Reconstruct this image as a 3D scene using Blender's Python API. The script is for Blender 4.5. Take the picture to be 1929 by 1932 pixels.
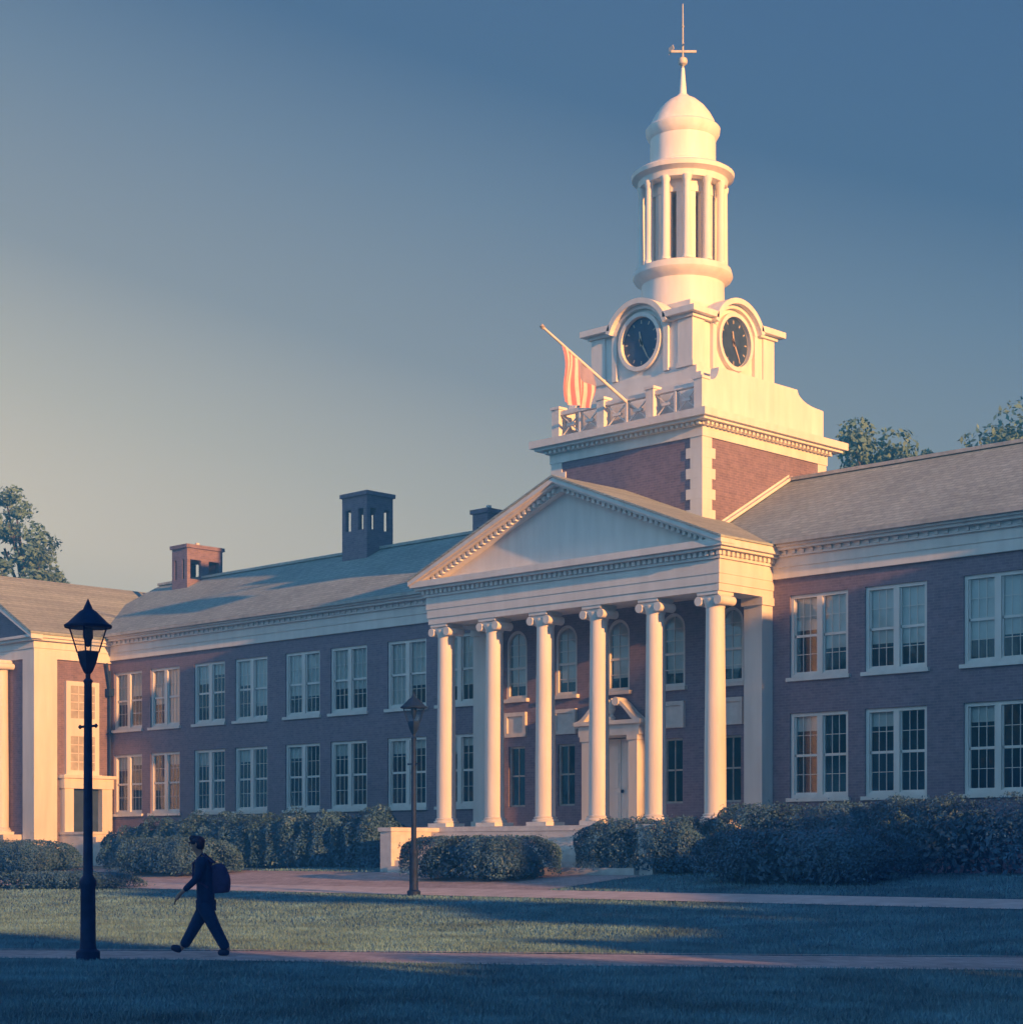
import bpy, bmesh, math, random
import numpy as np
from mathutils import Vector, Matrix
PI = math.pi
random.seed(7); RNG = np.random.default_rng(11)
for o in list(bpy.data.objects): bpy.data.objects.remove(o)
S = bpy.context.scene
COL = S.collection

# ------------------------------------------------------------ camera
CAM = Vector((0.0, -43.05, 1.56))
YAW = math.atan2(0.69978, 0.71436)
cd = bpy.data.cameras.new('camera'); cam = bpy.data.objects.new('camera', cd); COL.objects.link(cam)
cam.location = CAM; cam.rotation_euler = (PI/2, 0, YAW)
cd.sensor_width = 36; cd.sensor_fit = 'HORIZONTAL'; cd.lens = 36*3600/1929
cd.shift_y = (1606-966)/1929; cd.clip_start = .1; cd.clip_end = 3000
S.camera = cam

# ------------------------------------------------------------ light
SUN_AZ, SUN_EL = math.radians(7.5), math.radians(10.2)      # azimuth measured from +X towards -Y
sdir = Vector((math.cos(SUN_EL)*math.cos(SUN_AZ), -math.cos(SUN_EL)*math.sin(SUN_AZ), math.sin(SUN_EL)))
sl = bpy.data.lights.new('sun', 'SUN'); sl.energy = 5.0; sl.color = (1.0, .42, .115); sl.angle = math.radians(.6)
so = bpy.data.objects.new('sun', sl); COL.objects.link(so)
so.rotation_euler = sdir.to_track_quat('Z', 'Y').to_euler(); so.location = (30, -30, 40)

W = bpy.data.worlds.new("World"); S.world = W; W.use_nodes = True
nt = W.node_tree; nt.nodes.clear()
def N(t, **k):
    n = nt.nodes.new(t)
    for a, b in k.items(): setattr(n, a, b)
    return n
def M_(op, a=None, b=None, c=None):
    n = N('ShaderNodeMath', operation=op)
    for i, v in enumerate((a, b, c)):
        if v is None: continue
        if isinstance(v, (int, float)): n.inputs[i].default_value = v
        else: nt.links.new(v, n.inputs[i])
    return n.outputs[0]
tc = N('ShaderNodeTexCoord')
def dot(v):
    n = N('ShaderNodeVectorMath', operation='DOT_PRODUCT'); nt.links.new(tc.outputs['Generated'], n.inputs[0])
    n.inputs[1].default_value = v; return n.outputs['Value']
val = M_('ADD', dot((0, 0, 1)), M_('MULTIPLY', dot((.714*.26, .70*.26, 0)), 1.0))
ramp = N('ShaderNodeValToRGB'); nt.links.new(val, ramp.inputs[0])
def lin(c): return tuple(((v/255)/12.92 if v/255 < .04045 else ((v/255+.055)/1.055)**2.4) for v in c) + (1,)
stops = [(0.0, (252, 230, 192)), (.10, (238, 216, 182)), (.17, (192, 183, 163)), (.237, (143, 147, 147)), (.318, (109, 124, 139)),
         (.376, (76, 99, 126)), (.508, (62, 88, 124)), (.70, (40, 78, 130)), (1.0, (24, 58, 112))]
cr = ramp.color_ramp
while len(cr.elements) < len(stops): cr.elements.new(.5)
for e, (p, c) in zip(cr.elements, stops): e.position = p; e.color = lin(c)
# added blue fill light in the unseen sky behind the viewer, for shaded fronts
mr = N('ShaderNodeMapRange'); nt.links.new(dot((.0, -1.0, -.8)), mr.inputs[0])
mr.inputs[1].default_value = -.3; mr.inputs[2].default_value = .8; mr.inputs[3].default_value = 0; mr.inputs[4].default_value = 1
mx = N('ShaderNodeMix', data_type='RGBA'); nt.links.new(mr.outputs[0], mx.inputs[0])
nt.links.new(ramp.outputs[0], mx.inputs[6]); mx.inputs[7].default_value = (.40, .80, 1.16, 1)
sky = N('ShaderNodeTexSky', sky_type='NISHITA'); sky.sun_disc = False
sky.sun_elevation = SUN_EL; sky.sun_rotation = PI/2 + SUN_AZ
sky.air_density = 1.0; sky.dust_density = .3
skm = N('ShaderNodeMix', data_type='RGBA', blend_type='MULTIPLY'); skm.inputs[0].default_value = 1
nt.links.new(sky.outputs[0], skm.inputs[6]); skm.inputs[7].default_value = (.02, .035, .06, 1)
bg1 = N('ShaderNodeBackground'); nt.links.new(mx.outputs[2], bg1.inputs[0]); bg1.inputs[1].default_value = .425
bg2 = N('ShaderNodeBackground'); nt.links.new(skm.outputs[2], bg2.inputs[0]); bg2.inputs[1].default_value = .05
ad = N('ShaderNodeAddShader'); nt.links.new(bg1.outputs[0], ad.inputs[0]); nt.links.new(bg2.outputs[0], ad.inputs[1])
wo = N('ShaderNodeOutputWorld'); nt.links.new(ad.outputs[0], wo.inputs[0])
S.view_settings.view_transform = 'Standard'; S.view_settings.look = 'None'
S.view_settings.exposure = 1.62; S.view_settings.gamma = 1
S.render.engine = 'CYCLES'; S.render.resolution_x = 1022; S.render.resolution_y = 1024
S.cycles.max_bounces = 6; S.cycles.transparent_max_bounces = 12; S.cycles.caustics_reflective = False; S.cycles.caustics_refractive = False

# ------------------------------------------------------------ materials
def mat(name, col, rough=.8, var=.12, scale=3.0, bump=0.0, bscale=30., spec=.3, kind=None, col2=None, sheen=0, stretch=None):
    m = bpy.data.materials.new(name); m.use_nodes = True
    t = m.node_tree; b = t.nodes['Principled BSDF']; L = t.links.new
    b.inputs['Roughness'].default_value = rough; b.inputs['Specular IOR Level'].default_value = spec
    if sheen: b.inputs['Sheen Weight'].default_value = sheen
    g = t.nodes.new('ShaderNodeNewGeometry')
    src = g.outputs['Position']
    if stretch:
        mp = t.nodes.new('ShaderNodeMapping'); mp.inputs['Scale'].default_value = stretch; L(src, mp.inputs[0]); src = mp.outputs[0]
    n = t.nodes.new('ShaderNodeTexNoise'); n.inputs['Scale'].default_value = scale; n.inputs['Detail'].default_value = 6; L(src, n.inputs['Vector'])
    r = t.nodes.new('ShaderNodeValToRGB'); L(n.outputs['Fac'], r.inputs[0])
    c2 = col2 or tuple(min(1, v*(1+var)) for v in col); c1 = tuple(v*(1-var) for v in col)
    r.color_ramp.elements[0].position = .3; r.color_ramp.elements[1].position = .7
    r.color_ramp.elements[0].color = c1+(1,); r.color_ramp.elements[1].color = c2+(1,)
    out = r.outputs[0]; h = None
    if kind in ('brick', 'paver', 'slate'):
        sx = t.nodes.new('ShaderNodeSeparateXYZ'); L(g.outputs['Position'], sx.inputs[0])
        cb = t.nodes.new('ShaderNodeCombineXYZ')
        if kind == 'brick':
            a = t.nodes.new('ShaderNodeMath'); a.operation = 'ADD'; L(sx.outputs[0], a.inputs[0]); L(sx.outputs[1], a.inputs[1])
            L(a.outputs[0], cb.inputs[0]); L(sx.outputs[2], cb.inputs[1])
        elif kind == 'slate':
            L(sx.outputs[0], cb.inputs[0]); L(sx.outputs[2], cb.inputs[1])
        else:
            L(sx.outputs[0], cb.inputs[0]); L(sx.outputs[1], cb.inputs[1])
        br = t.nodes.new('ShaderNodeTexBrick'); L(cb.outputs[0], br.inputs['Vector'])
        br.inputs['Scale'].default_value = 1
        bw, rh, ms = {'brick': (.22, .075, .009), 'slate': (.3, .11, .008), 'paver': (.21, .105, .006)}[kind]
        br.inputs['Brick Width'].default_value = bw; br.inputs['Row Height'].default_value = rh; br.inputs['Mortar Size'].default_value = ms
        br.inputs['Color1'].default_value = (1, 1, 1, 1); br.inputs['Color2'].default_value = (.80, .78, .80, 1)
        br.inputs['Mortar'].default_value = (1.12, 1.14, 1.14, 1) if kind == 'brick' else (.55, .55, .55, 1)
        mm = t.nodes.new('ShaderNodeMix'); mm.data_type = 'RGBA'; mm.blend_type = 'MULTIPLY'; mm.inputs[0].default_value = 1
        L(out, mm.inputs[6]); L(br.outputs['Color'], mm.inputs[7]); out = mm.outputs[2]
        h = br.outputs['Fac']
    # slow large-scale weathering
    n2 = t.nodes.new('ShaderNodeTexNoise'); n2.inputs['Scale'].default_value = .45; n2.inputs['Detail'].default_value = 4; L(g.outputs['Position'], n2.inputs['Vector'])
    mr_ = t.nodes.new('ShaderNodeMapRange'); L(n2.outputs['Fac'], mr_.inputs[0]); mr_.inputs[1].default_value = .3; mr_.inputs[2].default_value = .7
    mr_.inputs[3].default_value = 1-var*.6; mr_.inputs[4].default_value = 1+var*.4
    m3 = t.nodes.new('ShaderNodeMix'); m3.data_type = 'RGBA'; m3.blend_type = 'MULTIPLY'; m3.inputs[0].default_value = 1
    L(out, m3.inputs[6]); L(mr_.outputs[0], m3.inputs[7]); out = m3.outputs[2]
    L(out, b.inputs['Base Color'])
    if bump:
        nb = t.nodes.new('ShaderNodeTexNoise'); nb.inputs['Scale'].default_value = bscale; nb.inputs['Detail'].default_value = 5; L(src, nb.inputs['Vector'])
        bp = t.nodes.new('ShaderNodeBump'); bp.inputs['Strength'].default_value = bump; bp.inputs['Distance'].default_value = .03
        L(nb.outputs['Fac'], bp.inputs['Height']); L(bp.outputs[0], b.inputs['Normal'])
    return m
MW = mat('white_paint', (.74, .725, .70), .55, .08, 1.6, .15, 10, stretch=(2.2, 2.2, .35))
MBR = mat('brick', (.225, .178, .225), .85, .14, 5, .25, 40, kind='brick')
MROOF = mat('slate_shingle', (.385, .46, .44), .7, .18, 6, .35, 14, kind='slate', stretch=(1, 1, 3))
MSTONE = mat('limestone', (.66, .63, .61), .8, .12, 4, .2, 25)
MCONC = mat('concrete', (.64, .58, .58), .85, .15, 2.5, .25, 30)
MPAVE = mat('brick_paver', (.58, .50, .50), .85, .2, 2.5, .3, 30, kind='paver')
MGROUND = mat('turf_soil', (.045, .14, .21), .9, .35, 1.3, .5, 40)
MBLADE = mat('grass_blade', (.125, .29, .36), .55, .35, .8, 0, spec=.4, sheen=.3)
MLEAF = mat('hedge_leaf', (.060, .150, .235), .55, .35, 2.2, 0, spec=.4)
MTREE = mat('tree_leaf', (.10, .19, .17), .6, .35, .8, 0, spec=.3)
MBARK = mat('bark', (.09, .08, .075), .9, .3, 6, .6, 12)
MIRON = mat('black_iron', (.010, .030, .085), .6, .3, 8, .1, 40, spec=.25)
MDARK = mat('dark_interior', (.03, .09, .18), .9, .2, 2)
MBLIND = mat('window_blind', (.66, .72, .70), .7, .06, 2)
MDIAL = mat('clock_dial', (.035, .07, .14), .5, .2, 4)
MGOLD = mat('hand_paint', (.45, .40, .33), .4, .1, 4)
MCOPPER = mat('weathered_metal', (.42, .42, .40), .5, .2, 4)
MSKIN = mat('skin', (.36, .23, .18), .6, .06, 8)
MHAIR = mat('hair', (.012, .022, .05), .6, .3, 40)
MJACK = mat('dark_jersey', (.010, .035, .10), .85, .2, 12, .3, 60)
MTROU = mat('dark_denim', (.008, .035, .10), .85, .2, 14, .3, 60)
MPACK = mat('backpack_fabric', (.045, .045, .12), .8, .2, 12, .3, 50)
MSHOE = mat('shoe', (.012, .03, .08), .6, .2, 12)
def glass(name):
    m = bpy.data.materials.new(name); m.use_nodes = True; t = m.node_tree; t.nodes.clear(); L = t.links.new
    o = t.nodes.new('ShaderNodeOutputMaterial'); mx = t.nodes.new('ShaderNodeMixShader'); tr = t.nodes.new('ShaderNodeBsdfTransparent')
    gl = t.nodes.new('ShaderNodeBsdfGlossy'); gl.inputs['Roughness'].default_value = .02
    lw = t.nodes.new('ShaderNodeLayerWeight'); p4 = t.nodes.new('ShaderNodeMath'); p4.operation = 'POWER'; L(lw.outputs['Facing'], p4.inputs[0]); p4.inputs[1].default_value = 3.5
    fr = t.nodes.new('ShaderNodeMath'); fr.operation = 'MULTIPLY_ADD'; L(p4.outputs[0], fr.inputs[0]); fr.inputs[1].default_value = .85; fr.inputs[2].default_value = .10
    nz = t.nodes.new('ShaderNodeTexNoise'); nz.inputs['Scale'].default_value = 1.3; g = t.nodes.new('ShaderNodeNewGeometry'); L(g.outputs['Position'], nz.inputs['Vector'])
    bp = t.nodes.new('ShaderNodeBump'); bp.inputs['Strength'].default_value = .12; bp.inputs['Distance'].default_value = .05; L(nz.outputs['Fac'], bp.inputs['Height']); L(bp.outputs[0], gl.inputs['Normal'])
    tr.inputs[0].default_value = (.86, .9, .92, 1)
    L(fr.outputs[0], mx.inputs[0]); L(tr.outputs[0], mx.inputs[1]); L(gl.outputs[0], mx.inputs[2]); L(mx.outputs[0], o.inputs[0])
    return m
MGLASS = glass('window_glass')
def flagmat():
    m = mat('flag_cloth', (.8, .7, .7), .8, .04, 5)
    return m
def plain(name, c, rough=.7):
    return mat(name, c, rough, .08, 6)
MRED = plain('flag_red', (.55, .20, .25)); MCREAM = plain('flag_white', (.72, .62, .6)); MBLUE = plain('flag_blue', (.30, .27, .40))

# ------------------------------------------------------------ mesh builder
WO = {}
class MB:
    def __init__(s): s.v = []; s.f = []; s.sm = []; s.mi = []
    def add(s, vs, fs, smooth=False, mi=0):
        b = len(s.v); s.v += [tuple(v) for v in vs]
        for f in fs: s.f.append([b+i for i in f]); s.sm.append(smooth); s.mi.append(mi)
        return s
    def box(s, x0, x1, y0, y1, z0, z1, mi=0):
        vs = [(x, y, z) for z in (z0, z1) for y in (y0, y1) for x in (x0, x1)]
        return s.add(vs, [(0, 2, 3, 1), (4, 5, 7, 6), (0, 1, 5, 4), (2, 6, 7, 3), (0, 4, 6, 2), (1, 3, 7, 5)], mi=mi)
    def obox(s, p, q, w, h, up=(0, 0, 1)):     # bar from p to q
        p = Vector(p); q = Vector(q); d = (q-p).normalized(); u = Vector(up); r = d.cross(u).normalized(); u = r.cross(d)
        vs = [a + r*sx*w/2 + u*sz*h/2 for a in (p, q) for sz in (-1, 1) for sx in (-1, 1)]
        return s.add(vs, [(0, 1, 3, 2), (4, 6, 7, 5), (0, 4, 5, 1), (2, 3, 7, 6), (0, 2, 6, 4), (1, 5, 7, 3)])
    def lathe(s, c, prof, n=24, smooth=True, cap=True, phase=0):
        vs = []; fs = []
        for r, z in prof:
            for i in range(n):
                a = 2*PI*i/n+phase; vs.append((c[0]+r*math.cos(a), c[1]+r*math.sin(a), c[2]+z))
        for k in range(len(prof)-1):
            for i in range(n):
                j = (i+1) % n; fs.append((k*n+i, k*n+j, (k+1)*n+j, (k+1)*n+i))
        s.add(vs, fs, smooth)
        if cap:
            s.add([v for v in vs[:n]], [tuple(range(n))[::-1]]); s.add(vs[-n:], [tuple(range(n))])
        return s
    def tube(s, pts, rad, n=8, smooth=True):
        pts = [Vector(p) for p in pts]; vs = []; fs = []
        if isinstance(rad, (int, float)): rad = [rad]*len(pts)
        for k, p in enumerate(pts):
            d = (pts[min(k+1, len(pts)-1)]-pts[max(k-1, 0)]).normalized()
            a = Vector((0, 0, 1)) if abs(d.z) < .9 else Vector((1, 0, 0))
            r = d.cross(a).normalized(); u = r.cross(d)
            for i in range(n):
                t = 2*PI*i/n; vs.append(p + (r*math.cos(t)+u*math.sin(t))*rad[k])
        for k in range(len(pts)-1):
            for i in range(n):
                j = (i+1) % n; fs.append((k*n+i, k*n+j, (k+1)*n+j, (k+1)*n+i))
        s.add(vs, fs, smooth); s.add(vs[:n], [tuple(range(n))[::-1]]); s.add(vs[-n:], [tuple(range(n))])
        return s
    def prism(s, poly, axis, a, b, mi=0):      # poly in the plane across `axis`, extruded a..b
        def P(u, v, w): return {'x': (w, u, v), 'y': (u, w, v), 'z': (u, v, w)}[axis]
        n = len(poly); vs = [P(u, v, a) for u, v in poly]+[P(u, v, b) for u, v in poly]
        fs = [tuple(range(n)), tuple(range(2*n-1, n-1, -1))]+[(i, i+n, (i+1) % n+n, (i+1) % n) for i in range(n)]
        return s.add(vs, fs, mi=mi)
    def build(s, name, material, parent=None, origin=None, fixn=True, kind=None):
        o0 = Vector(origin) if origin is not None else (WO[parent.name] if parent else Vector((0, 0, 0)))
        me = bpy.data.meshes.new(name); me.from_pydata([tuple(Vector(v)-o0) for v in s.v], [], s.f)
        me.polygons.foreach_set('use_smooth', s.sm)
        ms = material if isinstance(material, (list, tuple)) else [material]
        for m in ms: me.materials.append(m)
        if len(ms) > 1: me.polygons.foreach_set('material_index', s.mi)
        if fixn:
            bm = bmesh.new(); bm.from_mesh(me); bmesh.ops.recalc_face_normals(bm, faces=bm.faces); bm.to_mesh(me); bm.free()
        me.update()
        if any(s.sm): me.set_sharp_from_angle(angle=math.radians(38))
        o = bpy.data.objects.new(name, me); COL.objects.link(o)
        if parent: o.parent = parent; o.location = o0 - WO[parent.name]
        else: o.location = o0
        WO[o.name] = o0.copy()
        if kind: o['kind'] = kind
        return o
def tag(o, label=None, cat=None, group=None):
    if label: o['label'] = label
    if cat: o['category'] = cat
    if group: o['group'] = group
    return o
def thing(name, loc, label, cat, group=None):
    o = bpy.data.objects.new(name, None); COL.objects.link(o); o.location = loc; WO[o.name] = Vector(loc); o.empty_display_size = .3
    return tag(o, label, cat, group)
def copy_tree(o, delta, parent=None):
    c = o.copy(); COL.objects.link(c)
    if parent is not None: c.parent = parent
    if delta is not None: c.location = o.location + Vector(delta); WO[c.name] = WO[o.name] + Vector(delta)
    for ch in list(o.children): copy_tree(ch, None, c)
    return c

# ------------------------------------------------------------ ground
GY = [-400, -18, -10.5, -6, -3.5, 400]; GZ = [0, 0, .45, .85, 1.0, 1.0]
def G(y): return float(np.interp(y, GY, GZ))
def sheet(polyfn, name, material, dz, kind='structure'):
    m = MB(); polyfn(m, dz); return m.build(name, material, kind=kind)
gm = MB()
ys = [-398, -200, -80, -60, -50, -45, -40, -36, -32, -30, -28, -26, -24, -22, -20]+list(np.linspace(-18, -3.5, 30))+[0, 20, 60, 200, 398]
xs = [-398, -300, -150, -100, -80, -60, -40, -20, 0, 20, 40, 80, 150, 300, 398]
gv = [(x, y, G(y)) for y in ys for x in xs]; nx = len(xs)
gm.add(gv, [(j*nx+i, j*nx+i+1, (j+1)*nx+i+1, (j+1)*nx+i) for j in range(len(ys)-1) for i in range(nx-1)], True)
gm.build('ground', MGROUND, kind='structure')
def strip_y(m, x0, x1, y0, y1, dz):             # sheet following the slope, parallel to the facade
    yy = sorted(set([y0, y1]+[v for v in np.linspace(-18, -3.5, 30) if y0 < v < y1]))
    xx = list(np.linspace(x0, x1, 12))
    m.add([(x, y, G(y)+dz) for y in yy for x in xx], [(j*12+i, j*12+i+1, (j+1)*12+i+1, (j+1)*12+i) for j in range(len(yy)-1) for i in range(11)])
fp = MB(); strip_y(fp, -95, 40, -10.6, -9.0, .02); fp.build('concrete_path', MCONC, kind='structure')
bp_ = MB(); strip_y(bp_, -60, -44.2, -8.98, -4.9, .015); strip_y(bp_, -44.2, -32.2, -8.98, -5.0, .015); bp_.build('brick_forecourt', MPAVE, kind='structure')
# the near path, slightly curved
far_e = [(-60, -47), (-40, -36.2), (-33, -31.8), (-26.5, -27.5), (-23.8, -25.15), (-19.7, -22.3), (-14.1, -18.2), (-6, -13.8), (4, -11.2)]
near_e = [(-57, -50), (-38, -38.4), (-31.5, -33.6), (-24.7, -28.7), (-22.0, -26.9), (-17.6, -24.3), (-12.6, -20.9), (-5, -16.4), (4, -13.6)]
npm = MB(); k = len(far_e)
npm.add([(a, b, G(b)+.02) for a, b in far_e]+[(a, b, G(b)+.02) for a, b in near_e], [(i, i+1, k+i+1, k+i) for i in range(k-1)])
npm.build('brick_path', MPAVE, kind='structure')
ed = MB()
for i in range(k-1):
    for e, s_ in ((far_e, 1), (near_e, -1)):
        (a, b), (c, d) = e[i], e[i+1]; dx, dy = c-a, d-b; l = math.hypot(dx, dy); nx_, ny_ = -dy/l*.12*s_, dx/l*.12*s_
        ed.add([(a, b, G(b)+.035), (c, d, G(d)+.035), (c+nx_, d+ny_, G(d)+.035), (a+nx_, b+ny_, G(b)+.035)], [(0, 1, 2, 3)])
ed.build('path_edging', MCONC, kind='structure')

def in_path(x, y):
    r = np.zeros(len(x), bool)
    r |= (y > -10.7) & (y < -8.95)
    r |= (x > -60) & (x < -32.2) & (y > -9) & (y < -4.8)
    fx = [p[0] for p in far_e]; fy = [p[1] for p in far_e]; nxx = [p[0] for p in near_e]; nyy = [p[1] for p in near_e]
    r |= (y < np.interp(x, fx, fy)+.14) & (y > np.interp(x, nxx, nyy)-.1)
    return r
def grass(n, tmin, tmax, h0, h1, wid, name, kn):
    t = np.exp(RNG.uniform(np.log(tmin), np.log(tmax), n)) if kn else RNG.uniform(tmin, tmax, n)
    q = RNG.uniform(-.31, .31, n)*t
    x = CAM.x + t*-.69978 + q*.71436; y = CAM.y + t*.71436 + q*.69978
    ok = (~in_path(x, y)) & (y < -3.2); x, y, t = x[ok], y[ok], t[ok]; n = len(x)
    z = np.interp(y, GY, GZ)
    a = RNG.uniform(0, 2*PI, n); hh = RNG.uniform(h0, h1, n); ww = wid*RNG.uniform(.7, 1.3, n)*(t/20)**.6
    lx = RNG.normal(0, .35, n)*hh; ly = RNG.normal(0, .35, n)*hh
    v = np.empty((n, 3, 3)); ca, sa = np.cos(a)*ww/2, np.sin(a)*ww/2
    v[:, 0] = np.stack([x-ca, y-sa, z-.005], 1); v[:, 1] = np.stack([x+ca, y+sa, z-.005], 1); v[:, 2] = np.stack([x+lx, y+ly, z+hh], 1)
    me = bpy.data.meshes.new(name); me.vertices.add(3*n); me.vertices.foreach_set('co', v.reshape(-1))
    me.loops.add(3*n); me.loops.foreach_set('vertex_index', np.arange(3*n, dtype=np.int32))
    me.polygons.add(n); me.polygons.foreach_set('loop_start', np.arange(0, 3*n, 3, dtype=np.int32)); me.update(calc_edges=True)
    me.materials.append(MBLADE); o = bpy.data.objects.new(name, me); COL.objects.link(o); o['kind'] = 'stuff'
    return o
tag(grass(620000, 15.5, 62, .03, .075, .016, 'grass', True), 'mown lawn grass around the two paths', 'grass')

# ------------------------------------------------------------ the school building
B = thing('school_building', (-37.7, 0, 1.0), 'long two storey red brick school with white columned portico and clock tower', 'building')
XC = -37.7
ZL0, ZL1, ZU0, ZU1 = 3.02, 5.36, 6.34, 8.62          # window sills and heads
WL = [-63.28, -60.8, -57.97, -55.46, -52.52, -50.03, -47.07, -44.6]
WR = [-30.45, -28.0, -25.0, -22.5, -19.6, -17.2, -14.0]
AR = [XC+2.12*i for i in (-2, -1, 0, 1, 2)]
ops = [(c-.96, c+.96, a, b) for c in WL+WR for a, b in ((ZL0, ZL1), (ZU0, ZU1))]
ops += [(c-.45, c+.45, 6.36, 8.5) for c in AR] + [(c-.36, c+.36, 2.95, 4.85) for c in AR if c != XC] + [(XC-.62, XC+.62, 2.3, 4.95)]
def wall_y(m, x0, x1, z0, z1, yf, openings, depth=.24):
    X = sorted(set([x0, x1]+[v for o in openings for v in o[:2]])); Z = sorted(set([z0, z1]+[v for o in openings for v in o[2:]]))
    for i in range(len(X)-1):
        for j in range(len(Z)-1):
            cx, cz = (X[i]+X[i+1])/2, (Z[j]+Z[j+1])/2
            if any(o[0] < cx < o[1] and o[2] < cz < o[3] for o in openings): continue
            m.add([(X[i], yf, Z[j]), (X[i+1], yf, Z[j]), (X[i+1], yf, Z[j+1]), (X[i], yf, Z[j+1])], [(0, 1, 2, 3)])
    for a, b, c, d in openings:
        m.add([(a, yf, c), (a, yf+depth, c), (a, yf+depth, d), (a, yf, d)], [(0, 1, 2, 3)])
        m.add([(b, yf, c), (b, yf, d), (b, yf+depth, d), (b, yf+depth, c)], [(0, 1, 2, 3)])
        m.add([(a, yf, d), (a, yf+depth, d), (b, yf+depth, d), (b, yf, d)], [(0, 1, 2, 3)])
        m.add([(a, yf, c), (b, yf, c), (b, yf+depth, c), (a, yf+depth, c)], [(0, 1, 2, 3)])
XL, XR = -64.5, -10.9
m = MB(); wall_y(m, XL, XR, .8, 9.4, 0, ops)
for c in AR:                                           # round heads of the upper portico windows
    zc, r = 8.05, .45
    for s_ in (-1, 1):
        pts = [(c+s_*.45, 8.5)]+[(c+s_*r*math.cos(a), zc+r*math.sin(a)) for a in np.linspace(0, PI/2, 9)]
        m.prism(pts, 'y', .001, .12)
m.add([(XL, 9.6, .8), (XR, 9.6, .8), (XR, 9.6, 9.9), (XL, 9.6, 9.9)], [(0, 1, 2, 3)])
m.build('wall', MBR, B, fixn=False)
m = MB(); m.add([(XL+.1, 2.2, 1), (XR-.1, 2.2, 1), (XR-.1, 2.2, 9.3), (XL+.1, 2.2, 9.3)], [(0, 1, 2, 3)])
m.box(XL+.1, XR-.1, .3, 2.2, 5.62, 5.7); m.box(XL+.1, XR-.1, .3, 2.2, 2.2, 2.28); m.box(XL+.1, XR-.1, .3, 2.2, 9.2, 9.28)
for xx in (-62, -56.7, -51.3, -45.8, -34.6, -26.6, -21, -15.5): m.box(xx-.06, xx+.06, .3, 2.19, 2.29, 9.19)
m.build('interior', MDARK, B)
# stone plinth line and sill course
m = MB(); m.box(XL, -43.5, -.05, 0, 1.9, 2.05); m.build('water_table', MSTONE, B); m = MB(); m.box(-31.9, XR, -.05, 0, 1.9, 2.05); m.build('water_table', MSTONE, B)

# paired double hung window
def make_window(cx, z0, z1, parent):
    w = 1.92; y = .06; m = MB(); x0, x1 = cx-w/2, cx+w/2
    f = .10
    m.box(x0, x0+f, y, y+.14, z0, z1); m.box(x1-f, x1, y, y+.14, z0, z1); m.box(x0+f, x1-f, y, y+.14, z1-f, z1); m.box(x0+f, x1-f, y, y+.14, z0, z0+f*.9)
    m.box(cx-.09, cx+.09, y-.01, y+.14, z0+f*.9, z1-f)
    for a, b in ((x0+f, cx-.09), (cx+.09, x1-f)):
        zm = (z0+z1)/2
        m.box(a, b, y+.05, y+.1, zm-.035, zm+.035)                       # meeting rail
        m.box(a, a+.04, y+.05, y+.1, z0+.09, z1-.1); m.box(b-.04, b, y+.05, y+.1, z0+.09, z1-.1)
        m.box(a+.04, b-.04, y+.05, y+.1, z0+.09, z0+.15)
        ww = (b-a-.08)/3
        for i in (1, 2): m.box(a+.04+ww*i-.008, a+.04+ww*i+.008, y+.06, y+.085, z0+.15, z1-.1)
        for zz in (z0+.15+(zm-z0-.18)/2, zm+.035+(z1-.1-zm-.035)/2): m.box(a+.04, b-.04, y+.061, y+.084, zz-.008, zz+.008)
    fr = m.build('window', MW, parent, origin=(cx, 0, z0))
    g = MB(); g.add([(x0+f, y+.072, z0+.1), (x1-f, y+.072, z0+.1), (x1-f, y+.072, z1-.1), (x0+f, y+.072, z1-.1)], [(0, 1, 2, 3)])
    g.build('pane', MGLASS, fr, fixn=False)
    s_ = MB(); s_.box(x0-.08, x1+.08, -.09, y+.02, z0-.1, z0); s_.build('sill', MW, fr)
    return fr
def blind(fr, cx, z1, drop, sides, z0):
    for s_ in sides:
        m = MB(); a, b = (cx-.86, cx-.09) if s_ < 0 else (cx+.09, cx+.86)
        h = drop if isinstance(drop, (int, float)) else drop[0 if s_ < 0 else 1]
        n = max(3, int(h/.07))
        for i in range(n): # tilted slats
            zt = z1-.08-i*h/n
            m.add([(a, .19, zt), (b, .19, zt), (b, .205, zt-h/n*.98), (a, .205, zt-h/n*.98)], [(0, 1, 2, 3)])
        m.build('blind', MBLIND, fr, fixn=False)
proto = make_window(WL[0], ZL0, ZL1, B)
wins = {}
for c in WL+WR:
    lo = proto if c == WL[0] else copy_tree(proto, (c-WL[0], 0, 0), B)
    wins[(c, 0)] = lo
protoU = make_window(WL[0], ZU0, ZU1, B); 
for c in WL+WR: wins[(c, 1)] = protoU if c == WL[0] else copy_tree(protoU, (c-WL[0], 0, 0), B)
LOW = [(.5, .35), (.0, .4), (.5, 0), (.45, 0), (.42, 0), (.42, 0), (.45, .3), (.5, .3), (.42, 0), (.4, 0), (.42, 0), (.4, .2), (.4, 0), (.5, .3), (.4, 0)]
UPP = [(1.2, .9), (1.3, 2.1), (.7, .4), (.9, 1.7), (1.45, 1.5), (1.35, 1.4), (2.1, 1.45), (1.6, 1.55), (.9, 1.45), (1.45, 1.5), (1.55, 1.5), (1.4, 1.4), (1.5, 1.2), (1.5, 1.5), (1.2, 1.5)]
for c, l, u in zip(WL+WR, LOW, UPP):
    for k_, (d, z0, z1) in enumerate(((l, ZL0, ZL1), (u, ZU0, ZU1))):
        sd = [s_ for s_, h in ((-1, d[0]), (1, d[1])) if h > .05]
        blind(wins[(c, k_)], c, z1, d, sd, z0)

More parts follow.
